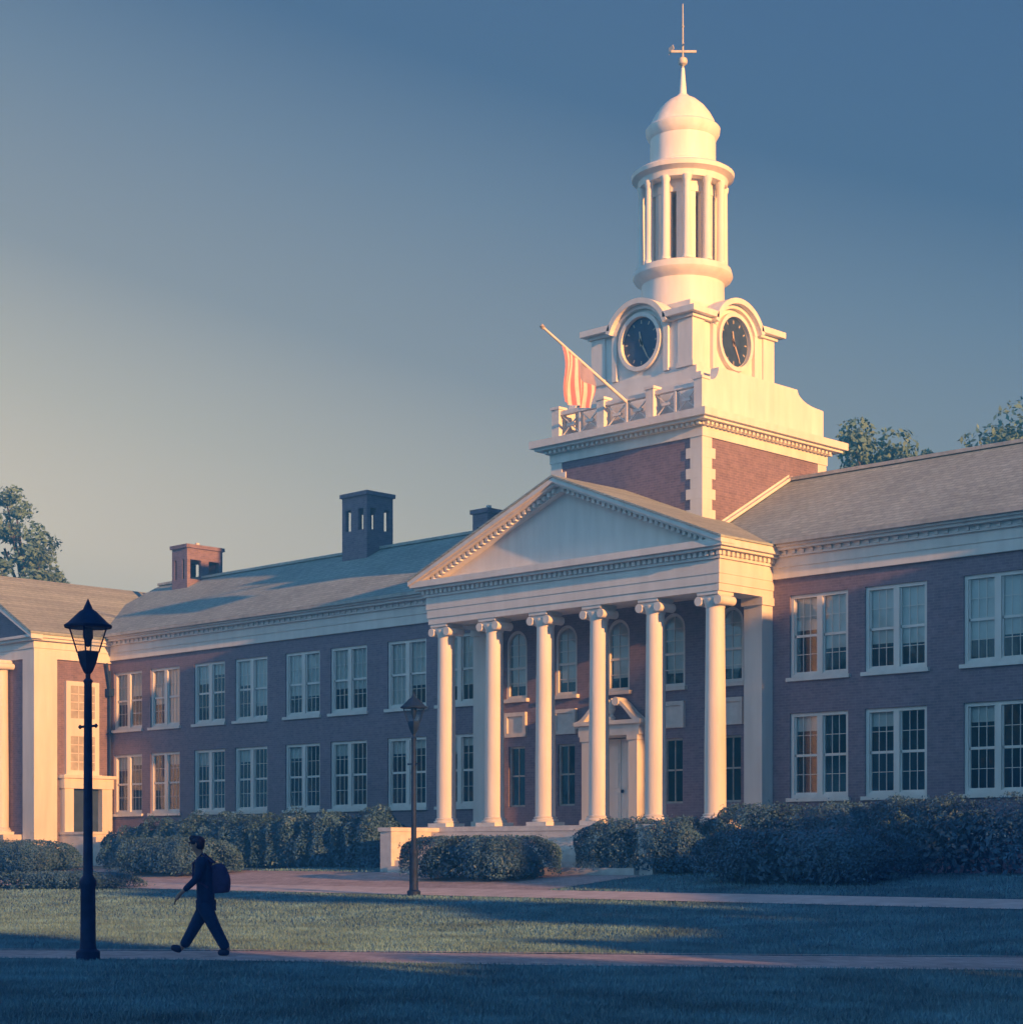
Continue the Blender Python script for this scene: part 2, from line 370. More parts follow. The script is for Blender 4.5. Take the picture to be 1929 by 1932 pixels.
# arched windows, panels and low windows inside the portico
for c in AR:
    m = MB(); y = .03; z0, zc, r = 6.36, 8.05, .45
    m.box(c-r, c-r+.09, y, y+.12, z0, zc); m.box(c+r-.09, c+r, y, y+.12, z0, zc); m.box(c-r+.09, c+r-.09, y, y+.12, z0, z0+.09)
    for i in range(14):
        a0, a1 = PI*i/14, PI*(i+1)/14
        m.prism([(c+q*math.cos(a), zc+q*math.sin(a)) for q, a in ((r, a0), (r, a1), (r-.09, a1), (r-.09, a0))], 'y', y, y+.12)
    m.box(c-.36, c+.36, y+.03, y+.09, 7.28, 7.35); m.box(c-.011, c+.011, y+.04, y+.07, z0+.09, zc+.36)
    for zz in (6.85, 7.7, 8.05): m.box(c-.36, c+.36, y+.041, y+.069, zz-.011, zz+.011)
    fr = m.build('arched_window', MW, B, origin=(c, 0, z0))
    g = MB(); pts = [(c-.4, z0+.05), (c+.4, z0+.05)]+[(c+.4*math.cos(a), zc+.4*math.sin(a)) for a in np.linspace(0, PI, 13)]
    g.add([(p[0], y+.06, p[1]) for p in pts], [tuple(range(len(pts)))]); g.build('pane', MGLASS, fr, fixn=False)
    m = MB(); hh = .75 if abs(c-XC) > 3 else .5
    m.add([(c-.36, .2, z0+.4), (c+.36, .2, z0+.4), (c+.36, .2, 8.4), (c-.36, .2, 8.4)], [(0, 1, 2, 3)]); m.build('blind', MBLIND, fr, fixn=False)
    m = MB(); m.box(c-.55, c+.55, -.14, -.001, 6.24, 6.35); m.build('sill', MSTONE, fr)
    if c != XC:
        m = MB(); m.box(c-.46, c+.46, -.10, -.001, 5.15, 5.27); m.box(c-.46, c+.46, -.10, -.001, 5.8, 5.92); m.box(c-.46, c-.34, -.10, -.001, 5.27, 5.8); m.box(c+.34, c+.46, -.1, -.001, 5.27, 5.8)
        m.box(c-.34, c+.34, -.04, -.002, 5.27, 5.8); m.build('stone_panel', MSTONE, B)
        m = MB(); m.box(c-.36, c-.3, .08, .16, 2.95, 4.85); m.box(c+.3, c+.36, .08, .16, 2.95, 4.85); m.box(c-.3, c+.3, .08, .16, 4.79, 4.85); m.box(c-.3, c+.3, .08, .16, 2.95, 3.01)
        m.box(c-.3, c+.3, .1, .15, 3.9, 3.95); m.box(c-.012, c+.012, .1, .15, 3.01, 4.79)
        w_ = m.build('narrow_window', MCOPPER, B); g = MB(); g.add([(c-.3, .13, 3), (c+.3, .13, 3), (c+.3, .13, 4.8), (c-.3, .13, 4.8)], [(0, 1, 2, 3)]); g.build('pane', MGLASS, w_, fixn=False)

# main door and its surround
m = MB(); m.box(XC-.6, XC+.6, .12, .18, 2.3, 4.93); 
for sx in (-1, 1):
    for z0, z1 in ((2.5, 3.3), (3.45, 4.2), (4.3, 4.8)):
        a, b = sorted((XC+sx*.08, XC+sx*.52)); m.box(a, b, .095, .12, z0, z1)
m.box(XC-.012, XC+.012, .09, .12, 2.3, 4.93)
d_ = m.build('door', MW, B); m = MB(); m.lathe((XC+.1, .07, 3.35), [(.035, -.05), (.05, 0), (.035, .05)], 8); m.build('door_handle', MIRON, d_)
m = MB()
for sx in (-1, 1):
    cx = XC+sx*.93; m.box(cx-.17, cx+.17, -.42, -.002, 2.3, 5.0); m.box(cx-.21, cx+.21, -.46, -.002, 2.3, 2.5); m.box(cx-.21, cx+.21, -.46, -.002, 4.85, 5.0)
m.box(XC-.76, XC+.76, -.1, -.002, 4.95, 5.0)
m.box(XC-1.2, XC+1.2, -.46, -.002, 5.0, 5.32); m.box(XC-1.32, XC+1.32, -.56, -.002, 5.32, 5.44)
for sx in (-1, 1):                                     # swan neck pediment
    pts = []
    for t in np.linspace(0, 1, 14):
        pts.append((XC+sx*(1.28-t*.98), 5.46+.62*(t*t*(3-2*t))))
    poly = pts+[(p[0], p[1]-.2+.1*i/13) for i, p in reversed(list(enumerate(pts)))]
    m.prism(poly, 'y', -.5, -.1)
    m.tube([(XC+sx*.34, -.54, 6.0), (XC+sx*.34, -.1, 6.0)], .13, 12)
m.lathe((XC, -.3, 5.44), [(.1, 0), (.12, .1), (.05, .18), (.13, .35), (.09, .5), (.02, .68)], 12)
m.build('door_surround', MW, B)

# pilasters against the wall at both ends of the portico
for x0 in (-32.62, -43.4):
    m = MB(); m.box(x0, x0+.62, -.49, -.001, 2.3, 8.598); m.box(x0-.05, x0+.67, -.54, -.001, 2.3, 2.5); m.box(x0-.06, x0+.68, -.55, -.001, 8.38, 8.597); m.build('pilaster', MW, B)

# columns
def column(cx, cy, z0, z1, r, parent):
    m = MB(); h = z1-z0
    prof = [(r*1.02, .28)]+[(r*(1-.14*max(0, t-.25)/.75), .28+t*(h-.28-.42)) for t in np.linspace(0, 1, 8)]
    m.lathe((cx, cy, z0), prof, 24)
    sh = m.build('column', MW, parent, origin=(cx, cy, z0))
    m = MB(); m.box(cx-r*1.35, cx+r*1.35, cy-r*1.35, cy+r*1.35, z0, z0+.12); m.lathe((cx, cy, z0+.12), [(r*1.25, 0), (r*1.33, .04), (r*1.25, .08), (r*1.1, .1), (r*1.2, .13), (r*1.05, .16)], 24); m.build('base', MW, sh)
    m = MB(); t = z1; m.lathe((cx, cy, t-.42), [(r*.9, 0), (r*.95, .08), (r*1.12, .2), (r*1.12, .24)], 24)
    m.box(cx-r*1.2, cx+r*1.2, cy-r*1.15, cy+r*1.15, t-.09, t)
    m.box(cx-r*1.15, cx+r*1.15, cy-r*.95, cy+r*.95, t-.2, t-.09)
    for sx in (-1, 1):
        m.tube([(cx+sx*r*1.12, cy-r*1.12, t-.24), (cx+sx*r*1.12, cy+r*1.12, t-.24)], .13, 14)
    m.build('capital', MW, sh)
    return sh
YC = -2.05
c0 = column(XC-5.3, YC, 2.3, 8.60, .30, B)
for i in range(1, 6): copy_tree(c0, (2.12*i, 0, 0), B)

# portico entablature, pediment, roof
PX0, PX1 = XC-5.72, XC+5.72
m = MB()
m.box(PX0, PX1, -2.42, -1.68, 8.60, 8.80); m.box(PX0-.03, PX1+.03, -2.45, -1.66, 8.80, 9.06); m.box(PX0-.05, PX1+.05, -2.47, -1.64, 9.06, 9.45)
for a, b in ((PX0, PX0+.72), (PX1-.72, PX1)):
    sx = -.03 if a == PX0 else 0; ex = .03 if b == PX1 else 0
    m.box(a, b, -1.68, -.001, 8.60, 8.80); m.box(a+sx, b+ex, -1.66, -.001, 8.80, 9.06); m.box(a+sx*5/3, b+ex*5/3, -1.64, -.001, 9.06, 9.45)
m.box(PX0+.72, PX1-.72, -1.64, -.001, 8.82, 8.9)
m.build('portico_entablature', MW, B)
m = MB()
m.box(PX0-.12, PX1+.12, -2.54, .0, 9.45, 9.52); m.box(PX0-.1, PX1+.1, -2.52, 0, 9.52, 9.66)
m.box(PX0-.32, PX1+.32, -2.74, 0, 9.66, 9.74); m.box(PX0-.42, PX1+.42, -2.84, 0, 9.74, 9.925)
for i in range(int((PX1-PX0+.2)/.2)+1):
    x = PX0-.1+i*.2; m.box(x, x+.11, -2.62, -2.52, 9.53, 9.655)
for sgn, xx in ((1, PX1+.1), (-1, PX0-.1)):
    for i in range(12):
        y = -2.5+i*.2; a, b = sorted((xx, xx+sgn*.1)); m.box(a, b, y, y+.11, 9.53, 9.655)
m.build('portico_cornice', MW, B)
AZ = 12.35; EX = 6.16; EZ = 9.93; SL = (AZ-EZ)/EX
m = MB(); m.prism([(XC-5.5, 9.86), (XC+5.5, 9.86), (XC, 9.86+5.5*SL)], 'y', -2.3, -2.1); m.build('tympanum', MW, B); m = MB(); m.prism([(XC-6.13, 9.861), (XC+6.13, 9.861), (XC, AZ-.03)], 'y', -2.09, .2); m.build('attic', MW, B)
m = MB()
for s_ in (-1, 1):
    def pr(o0, o1, yy0, yy1, in0=0, u0=0):
        # raking band: from offset o0 to o1 below the roof line
        m.prism([(XC+s_*(EX-u0), EZ-o0+u0*SL), (XC, AZ-o0), (XC, AZ-o1), (XC+s_*(EX-u0), EZ-o1+u0*SL)], 'y', yy0, yy1)
    pr(.0, .13, -2.9, -2.3); pr(.131, .20, -2.8, -2.3, 0, .15); pr(.201, .36, -2.55, -2.3, 0, .45)
    n = 30
    for i in range(1, n):
        t = i/n; x = XC+s_*(EX-.3)*(1-t); z = EZ+.3*SL+(AZ-EZ-.3*SL)*t
        a, b = x-.055, x+.055; m.box(a, b, -2.66, -2.55, z-.33, z-.205)
m.build('raking_cornice', MW, B)
m = MB()
for s_ in (-1, 1):
    m.prism([(XC+s_*(EX+.02), EZ+.002), (XC, AZ+.01), (XC, AZ+.07), (XC+s_*(EX+.02), EZ+.06)], 'y', -2.93, 5)
m.build('portico_roof', MROOF, B)

# porch floor, steps, cheek walls
m = MB(); m.box(-43.5, -31.9, -2.75, -.001, .8, 2.28); m.box(-43.56, -31.84, -2.81, -.001, 2.15, 2.3); m.build('porch_floor', MSTONE, B)
m = MB()
for i in range(7):
    m.box(-42.55, -32.85, -2.81-.3*(i+1), -2.812-.3*i, .6, 2.3-.17*(i+1))
m.build('steps', MSTONE, B)
for a, b in ((-43.05, -42.56), (-32.84, -32.35)):
    m = MB(); m.box(a, b, -4.75, -2.812, .6, 2.15); m.box(a-.05, b+.05, -4.8, -2.815, 2.15, 2.27); m.build('cheek_wall', MSTONE, B)

# main roof, frieze, cornice
EY, EZM, RY, RZ = -.55, 10.1, 4.5, 12.86
m = MB()
m.prism([(EY, EZM), (RY, RZ), (RY, RZ-.12), (EY, EZM-.10)], 'x', XL-3, XR+3)
m.prism([(9.55+.5, EZM), (RY, RZ), (RY, RZ-.12), (9.55+.5, EZM-.10)], 'x', XL-3, XR+3)
rf = m.build('roof', MROOF, B)
m = MB(); m.obox((XL-3, RY, RZ+.03), (XR+3, RY, RZ+.03), .28, .1); m.build('ridge_cap', MCOPPER, rf)
for a, b in ((XL, PX0-.06), (PX1+.06, XR)):
    m = MB(); m.box(a, b, -.10, -.001, 9.1, 9.4); m.box(a, b, -.13, -.001, 9.4, 9.68)
    m.build('frieze', MW, B)
for a, b in ((XL, PX0-.13), (PX1+.13, XR)):
    m = MB()
    m.box(a, b, -.22, 0, 9.68, 9.84); m.box(a, b, -.42, 0, 9.84, 9.92); m.box(a, b, -.52, 0, 9.92, 10.02)
    n = int((b-a)/.3)
    for i in range(n):
        x = a+.1+i*.3; m.box(x, x+.10, -.27, -.22, 9.73, 9.83)
    m.build('cornice', MW, B)
for a, b in ((XL, PX0-.43), (PX1+.43, XR)): m = MB(); m.box(a, b, -.63, -.53, 9.98, 10.09); m.build('gutter', MCOPPER, B)

# chimneys (brick, open arcaded tops)
def chimney(x0, x1, y0, y1, zb, zt, nx_, ny_, parent):
    m = MB(); zo0, zo1 = zt-1.42, zt-.62
    m.box(x0, x1, y0, y1, zb, zo0)
    t = .16
    m.box(x0, x1, y0, y1, zo1, zt-.15); m.box(x0-.07, x1+.07, y0-.07, y1+.07, zt-.15, zt)
    def piers(a0, a1, n):
        g = (a1-a0)/n; return [a0+g*i for i in range(n+1)]
    for i, x in enumerate(piers(x0, x1, nx_)):
        for y in (y0, y1-t): m.box(max(x0, x-.2), min(x1, x+.2), y, y+t, zo0, zo1)
    for y in piers(y0, y1, ny_)[1:-1]:
        for x in (x0, x1-t): m.box(x, x+t, y-.2, y+.2, zo0, zo1)
    c = m.build('chimney', MBR, parent, origin=((x0+x1)/2, (y0+y1)/2, zb))
    p = MB(); p.lathe(((x0+x1)/2, (y0+y1)/2, zt), [(.1, 0), (.09, .18)], 10); p.build('chimney_pot', MSTONE, c)
chimney(-65.45, -64.4, 3.65, 5.45, 11.8, 14.2, 2, 2, rf)
chimney(-54.75, -53.35, 3.75, 5.05, 11.8, 14.95, 2, 2, rf)
chimney(-47.75, -47.0, 3.75, 4.6, 11.8, 13.5, 1, 2, rf)

# projecting end wings (left seen, right mirrored just past the frame)
def wing(sgn):
    def X(x): return x if sgn > 0 else 2*XC-x
    m = MB()
    def bx(a, b, *r):
        a, b = sorted((X(a), X(b))); m.box(a, b, *r)
    def col_(): 
        n = MB(); return n
    m = MB(); bx(-73.5, -64.5, -3.4, 10.6, .8, 9.1)
    pts = [(X(-73.4), 9.6), (X(-64.6), 9.6), (X(-69), 12.2)]
    m.prism(pts, 'y', -3.35, -3.15); m.build('wing_wall', MBR, B)
    m = MB()
    bx(-73.62, -64.38, -3.52, 10.7, 9.0, 9.38); bx(-73.66, -64.34, -3.56, 10.72, 9.38, 9.66)
    bx(-73.85, -64.15, -3.75, 10.8, 9.66, 9.76); bx(-73.95, -64.05, -3.85, 10.9, 9.76, 9.86)
    m.build('wing_cornice', MW, B)
    m = MB()
    for (a, b) in ((-64.0, -69.0), (-74.0, -69.0)):
        m.prism([(X(a), 9.87), (X(b), 12.62), (X(b), 12.74), (X(a), 9.97)], 'y', -3.9, 11)
    m.build('wing_roof', MROOF, B)
    m = MB()
    for (a, b) in ((-64.0, -69.0), (-74.0, -69.0)):
        m.prism([(X(a), 9.865), (X(b), 12.615), (X(b), 12.36), (X(a), 9.7)], 'y', -3.88, -3.36)
    m.build('wing_rake', MW, B)
    m = MB()                                           # corner pilasters
    bx(-64.5, -64.38, -3.4, -2.5, 1.7, 9.0); bx(-65.2, -64.38, -3.52, -3.4, 1.7, 9.0)
    bx(-64.52, -64.3, -3.6, -2.42, 1.5, 1.9)
    m.build('corner_pilaster', MW, B)
    # tall stair window and the side door on the inner side wall
    x = X(-64.5); d = sgn
    def sb(off0, off1, y0, y1, z0, z1):
        a, b = sorted((x+d*off0, x+d*off1)); m.box(a, b, y0, y1, z0, z1)
    m = MB(); sb(.0, .1, -2.1, -.6, 4.55, 8.2)
    sb(.1, .14, -2.1, -1.9, 4.55, 8.2); sb(.1, .14, -.8, -.6, 4.55, 8.2); sb(.1, .14, -1.9, -.8, 8.02, 8.2); sb(.1, .14, -1.9, -.8, 6.05, 6.75); sb(.1, .14, -1.9, -.8, 4.55, 4.72); sb(.1, .2, -2.2, -.5, 4.45, 4.55)
    for z0, z1 in ((4.72, 6.05), (6.75, 8.02)):
        for k_ in (1, 2): y = -1.9+1.1*k_/3; sb(.1, .125, y-.015, y+.015, z0, z1)
        for k_ in (1, 2, 3): z = z0+(z1-z0)*k_/4; sb(.1, .125, -1.9, -.8, z-.015, z+.015)
    w_ = m.build('stair_window', MW, B)
    for z0, z1 in ((4.72, 6.05), (6.75, 8.02)): m = MB(); sb(.101, .11, -1.9, -.8, z0, z1); m.build('pane', MCOPPER, w_)
    m = MB(); sb(0, .35, -2.3, -1.9, 1.9, 4.0); sb(0, .35, -.6, -.13, 1.9, 4.0); sb(0, .4, -2.35, -.1, 4.0, 4.4); sb(0, .5, -2.42, -.04, 4.4, 4.52)
    m.build('side_door_surround', MW, B)
    m = MB(); sb(.02, .06, -1.9, -.6, 2.3, 3.99); m.build('side_door', MDIAL, B)
    m = MB(); sb(.01, 2.0, -2.34, -.84, .7, 2.2); sb(.01, 2.05, -2.39, -.79, 2.2, 2.3); m.build('stoop', MSTONE, B)
    m = MB()
    for i in range(6): sb(2.06+.28*i, 2.058+.28*(i+1), -2.2, -.95, .7, 2.1-.19*i)
    m.build('stoop_steps', MSTONE, B)
    # engaged columns across the wing front
    if sgn > 0:
        for cx in (-66.4, -68.6, -70.8): column(cx, -3.75, 2.2, 9.0, .3, B)
        m = MB(); m.box(-73.5, -65.3, -4.3, -3.41, .8, 2.2); m.build('wing_plinth', MSTONE, B)
wing(1); wing(-1)
m = MB(); m.tube([(-64.33, -.12, 1.2), (-64.33, -.12, 8.7)], .05, 8); m.box(-64.45, -64.18, -.26, -.02, 7.7, 8.0); m.tube([(-64.33, -.12, 8.0), (-64.3, -.3, 9.0)], .05, 8)
for z in (3.0, 4.5, 6.2): m.box(-64.42, -64.24, -.2, -.04, z, z+.06)
m.build('downpipe', MIRON, B)

# ------------------------------------------------------------ clock tower (part of the building)
TX0, TX1, TY0, TY1 = -40.68, -34.74, .30, 6.4
TCX, TCY = XC, 3.04
m = MB(); m.box(TX0, TX1, TY0, TY1, 9.6, 13.6); T = m.build('clock_tower', MBR, B, origin=(TCX, TCY, 9.6))
for cx, sx in ((TX0, 1), (TX1, -1)):                   # quoins
    for cy, sy in ((TY0, 1), (TY1, -1)):
        m = MB(); z = 9.7; i = 0
        while z < 13.6:
            zt = min(z+.30, 13.6); l = .58 if i % 2 else .42; q = .03
            a, b = sorted((cx-sx*q, cx+sx*l)); c, d = sorted((cy-sy*q, cy+sy*l)); m.box(a, b, c, d, z+.001, zt-.001); z = zt; i += 1
        m.build('quoins', MW, T)
m = MB()
for o, z0, z1 in ((.06, 13.6, 13.9), (.16, 13.9, 14.0), (.40, 14.0, 14.08), (.52, 14.08, 14.3)): m.box(TX0-o, TX1+o, TY0-o, TY1+o, z0, z1)
for i in range(32):
    x = TX0-.1+i*.195; m.box(x, x+.1, TY0-.28, TY0-.16, 13.9, 13.995); y = TY0-.1+i*.195
    if y < TY1: m.box(TX1+.16, TX1+.28, y, y+.1, 13.9, 13.995)
m.build('tower_cornice', MW, T)
m = MB()                                               # front balustrade with fretwork
PXs = [TX0+.14, -38.68, -36.72, TX1-.14]
for x in PXs: m.box(x-.15, x+.15, TY0-.02, TY0+.28, 14.3, 15.28); m.box(x-.19, x+.19, TY0-.06, TY0+.32, 15.28, 15.36)
for a, b in zip(PXs[:-1], PXs[1:]):
    a += .15; b -= .15; y0, y1 = TY0+.06, TY0+.2
    m.box(a, b, y0-.02, y1+.02, 15.1, 15.22); m.box(a, b, y0-.02, y1+.02, 14.3, 14.44)
    zc = 14.77; w_ = (b-a)
    for k_ in (0, 1):
        c0_, c1_ = a+w_*k_/2, a+w_*(k_+1)/2; mid = (c0_+c1_)/2
        m.obox((c0_, .43, 14.44), (c1_, .43, 15.1), .03, .04, (0, 1, 0)); m.obox((c0_, .43, 15.1), (c1_, .43, 14.44), .028, .04, (0, 1, 0))
        m.box(mid-.16, mid+.16, .38, .48, 14.73, 14.81)
    m.box((a+b)/2-.04, (a+b)/2+.04, y0, y1, 14.44, 15.1)
m.build('balustrade', MW, T)
# solid side parapets sweeping up to the clock stage
for x0, x1 in ((TX1-.32, TX1-.02), (TX0+.02, TX0+.32)):
    m = MB(); pr_ = [(TY0+.3, 14.301), (TY1-.05, 14.301), (TY1-.05, 15.3)]
    for t in np.linspace(0, 1, 12): pr_.append((6.15-(6.15-4.99)*math.sin(t*PI/2), 15.32+.42*(1-math.cos(t*PI/2))))
    for t in np.linspace(1, 0, 8): pr_.append((.75+.35*math.sin(t*PI/2), 15.32+.42*(1-math.cos(t*PI/2))))
    pr_.append((TY0+.3, 15.3))
    m.prism(pr_, 'x', x0, x1)
    m.build('parapet', MW, T)
h = 1.95
m = MB()                                               # pedestal and clock stage
m.box(TCX-h-.45, TCX+h+.62, TCY-h-.12, TCY+h+.1, 14.301, 15.5); m.box(TCX-h-.3, TCX+h+.4, TCY-h-.08, TCY+h+.08, 15.5, 15.72); m.box(TCX-h-.16, TCX+h+.2, TCY-h-.05, TCY+h+.06, 15.72, 15.95)
m.box(TCX-h, TCX+h, TCY-h, TCY+h, 15.95, 17.4)
m.box(TCX-1.55, TCX+1.55, TCY-1.55, TCY+1.55, 17.4, 18.1)
# gabled drums carrying the round heads over the four clocks
R1 = 1.12; CZ = 17.0
arc = [(R1*math.cos(a), CZ+R1*math.sin(a)) for a in np.linspace(.28, PI-.28, 20)]
m.prism([(TCX+p, z) for p, z in arc]+[(TCX-1.08, 17.0), (TCX+1.08, 17.0)], 'y', TCY-h-.001, TCY+h+.001)
m.prism([(TCY+p, z) for p, z in arc]+[(TCY-1.08, 17.0), (TCY+1.08, 17.0)], 'x', TCX-h-.001, TCX+h+.001)
st = m.build('clock_stage', MW, T)
for sx in (-1, 1):                                     # corner pilasters
    for sy in (-1, 1):
        m = MB(); cx, cy = TCX+sx*(h-.22), TCY+sy*(h-.22); a0 = .28
        m.box(cx-a0, cx+a0, cy-a0, cy+a0, 15.96, 17.39)
        m.box(cx-a0-.05, cx+a0+.05, cy-a0-.05, cy+a0+.05, 15.95, 16.1); m.build('stage_pilaster', MW, T)
for s_ in (-1, 1):                                     # slim strips beside the front and back dials
    for yy in (TCY-h-.12, TCY+h):
        m = MB(); m.box(TCX+s_*1.02-.09, TCX+s_*1.02+.09, yy, yy+.12, 15.96, 17.39); m.build('slim_pilaster', MW, T)
    for xx in (TCX-h-.12, TCX+h):
        m = MB(); m.box(xx, xx+.12, TCY+s_*1.02-.09, TCY+s_*1.02+.09, 15.96, 17.39); m.build('slim_pilaster', MW, T)
m = MB()                                               # cornice: flat at the corners, arched over the dials
def arch_band(ax_, sgn, r0, r1, o0, o1):
    for i in range(18):
        a0, a1 = [.34+(PI-.68)*k_/18 for k_ in (i, i+1)]
        q = [(r1*math.cos(a0), CZ+r1*math.sin(a0)), (r1*math.cos(a1), CZ+r1*math.sin(a1)), (r0*math.cos(a1), CZ+r0*math.sin(a1)), (r0*math.cos(a0), CZ+r0*math.sin(a0))]
        if ax_ == 'y':
            a, b = sorted((TCY+sgn*o0, TCY+sgn*o1)); m.prism([(TCX+p, z) for p, z in q], 'y', a, b)
        else:
            a, b = sorted((TCX+sgn*o0, TCX+sgn*o1)); m.prism([(TCY+p, z) for p, z in q], 'x', a, b)
for ax_ in 'xy':
    for sg in (-1, 1):
        arch_band(ax_, sg, 1.0, 1.12, h, h+.14); arch_band(ax_, sg, 1.12, 1.28, h-.3, h+.32)
for sx in (-1, 1):
    for sy in (-1, 1):
        for o, z0, z1 in ((.14, 17.4, 17.5), (.32, 17.5, 17.68)):
            a, b = sorted((TCX+sx*1.06, TCX+sx*(h+o))); c, d = sorted((TCY+sy*1.06, TCY+sy*(h+o))); m.box(a, b, c, d, z0+.001, z1)
m.build('stage_cornice', MW, T)
for ax_, sg in (('y', -1), ('x', 1), ('y', 1), ('x', -1)):
    def P(u, z, off): return (TCX+u, TCY+sg*(h+off), z) if ax_ == 'y' else (TCX+sg*(h+off), TCY+u, z)
    m = MB(); n = 40
    m.add([P(.70*math.cos(2*PI*i/n), CZ+.74*math.sin(2*PI*i/n), .02) for i in range(n)], [tuple(range(n))])
    for i in range(12):                                # hour marks
        a = 2*PI*i/12; c_, s_ = math.cos(a), math.sin(a); t_ = .02
        m.add([P(r_*c_-w_*s_, CZ+(r_*s_+w_*c_)*1.05, .03) for r_, w_ in ((.54, -t_), (.64, -t_), (.64, t_), (.54, t_))], [(0, 1, 2, 3)], mi=1)
    f_ = m.build('clock_face', [MDIAL, MGOLD], T, fixn=False)
    m = MB()
    for i in range(n):
        a0, a1 = 2*PI*i/n, 2*PI*(i+1)/n
        for (r0, r1, o0, o1) in ((.72, .84, .0, .15),):
            vs = [P(r*math.cos(a), CZ+r*1.05*math.sin(a), o) for a in (a0, a1) for r in (r0, r1) for o in (o0, o1)]
            m.add(vs, [(0, 1, 3, 2), (4, 6, 7, 5), (0, 4, 5, 1), (2, 3, 7, 6), (1, 5, 7, 3)])
    m.build('clock_rim', MW, T)
    m = MB()
    for ang, ln, w_ in ((math.radians(100), .34, .05), (math.radians(-62), .56, .038)):
        c_, s_ = math.cos(ang), math.sin(ang)
        sgd = 1 if (ax_, sg) in (('y', -1), ('x', 1)) else -1
        m.add([P(sgd*(r_*c_-q*s_), CZ+r_*s_+q*c_, .05) for r_, q in ((-.12, -w_), (ln, -w_*.5), (ln, w_*.5), (-.12, w_))], [(0, 1, 2, 3)])
    m.build('clock_hands', MGOLD, T, fixn=False)

m = MB(); m.lathe((TCX, TCY, 0), [(1.42, 18.0), (1.42, 18.12), (1.30, 18.2), (1.28, 19.1), (1.36, 19.16), (1.5, 19.25), (1.55, 19.35), (1.5, 19.55), (1.38, 19.6)], 40); m.build('lower_drum', MW, T)
m = MB()
for i in range(8):                                     # inner wall piers with arched openings
    a = 2*PI*i/8; w_ = .30
    for k_ in range(4):
        a0, a1 = a-w_+2*w_*k_/4, a-w_+2*w_*(k_+1)/4
        q = [(r*math.cos(t), r*math.sin(t)) for r, t in ((.82, a0), (1.0, a0), (1.0, a1), (.82, a1))]
        m.prism([(TCX+p, TCY+r) for p, r in q], 'z', 19.6, 22.15)
for i in range(40):
    a0, a1 = 2*PI*i/40, 2*PI*(i+1)/40
    q = [(r*math.cos(t), r*math.sin(t)) for r, t in ((.80, a0), (1.02, a0), (1.02, a1), (.80, a1))]; m.prism([(TCX+p, TCY+r) for p, r in q], 'z', 21.75, 22.16)
m.build('belfry_wall', MW, T)
for i in range(12):
    a = 2*PI*(i+.5)/12; m = MB(); cx, cy = TCX+1.27*math.cos(a), TCY+1.27*math.sin(a)
    m.lathe((cx, cy, 19.6), [(.16, 0), (.16, .08), (.13, .12), (.115, 2.36), (.14, 2.42), (.16, 2.55)], 12); m.build('belfry_column', MW, T)
m = MB(); m.lathe((TCX, TCY, 0), [(1.36, 22.12), (1.4, 22.3), (1.5, 22.36), (1.58, 22.4), (1.60, 22.52), (1.45, 22.62), (1.06, 22.72)], 40); m.build('belfry_cornice', MW, T)
m = MB(); m.lathe((TCX, TCY, 0), [(1.08, 22.7), (1.08, 22.8), (1.02, 22.84), (1.02, 23.62), (1.06, 23.66), (1.14, 23.8), (1.16, 23.95), (1.1, 24.02), (.98, 24.06)], 40); m.build('upper_drum', MW, T)
m = MB(); m.lathe((TCX, TCY, 0), [(1.04, 24.03), (.98, 24.2), (.86, 24.42), (.68, 24.66), (.46, 24.86), (.22, 25.0), (.12, 25.1), (.085, 25.5), (.05, 25.9)], 40); m.build('dome', MW, T)
m = MB(); m.tube([(TCX, TCY, 25.85), (TCX, TCY, 27.9)], [.035, .015], 8); m.lathe((TCX, TCY, 25.95), [(.02, 0), (.13, .08), (.15, .16), (.13, .24), (.02, .32)], 14)
m.obox((TCX-.26, TCY-.26, 26.42), (TCX+.30, TCY+.30, 26.42), .035, .07); m.obox((TCX-.14, TCY+.14, 26.6), (TCX+.14, TCY-.14, 26.6), .03, .05)
m.prism([(TCX-.36, 26.35), (TCX-.16, 26.5), (TCX-.2, 26.62), (TCX-.36, 26.56)], 'y', TCY-.25, TCY-.22)
m.lathe((TCX, TCY, 27.15), [(.01, 0), (.05, .05), (.01, .1)], 10)
m.build('weathervane', MCOPPER, T)
m = MB(); zr = lambda y: EZM+(y-EY)*(RZ-EZM)/(RY-EY)
m.add([(TX1+.02, .2, zr(.2)+.02), (TX1+.02, RY, RZ+.02), (TX1+.02, RY, RZ+.2), (TX1+.02, .2, zr(.2)+.2)], [(0, 1, 2, 3)])
m.obox((TX1+.09, .2, zr(.2)+.09), (TX1+.09, RY, RZ+.09), .14, .08); m.build('flashing', MW, T)

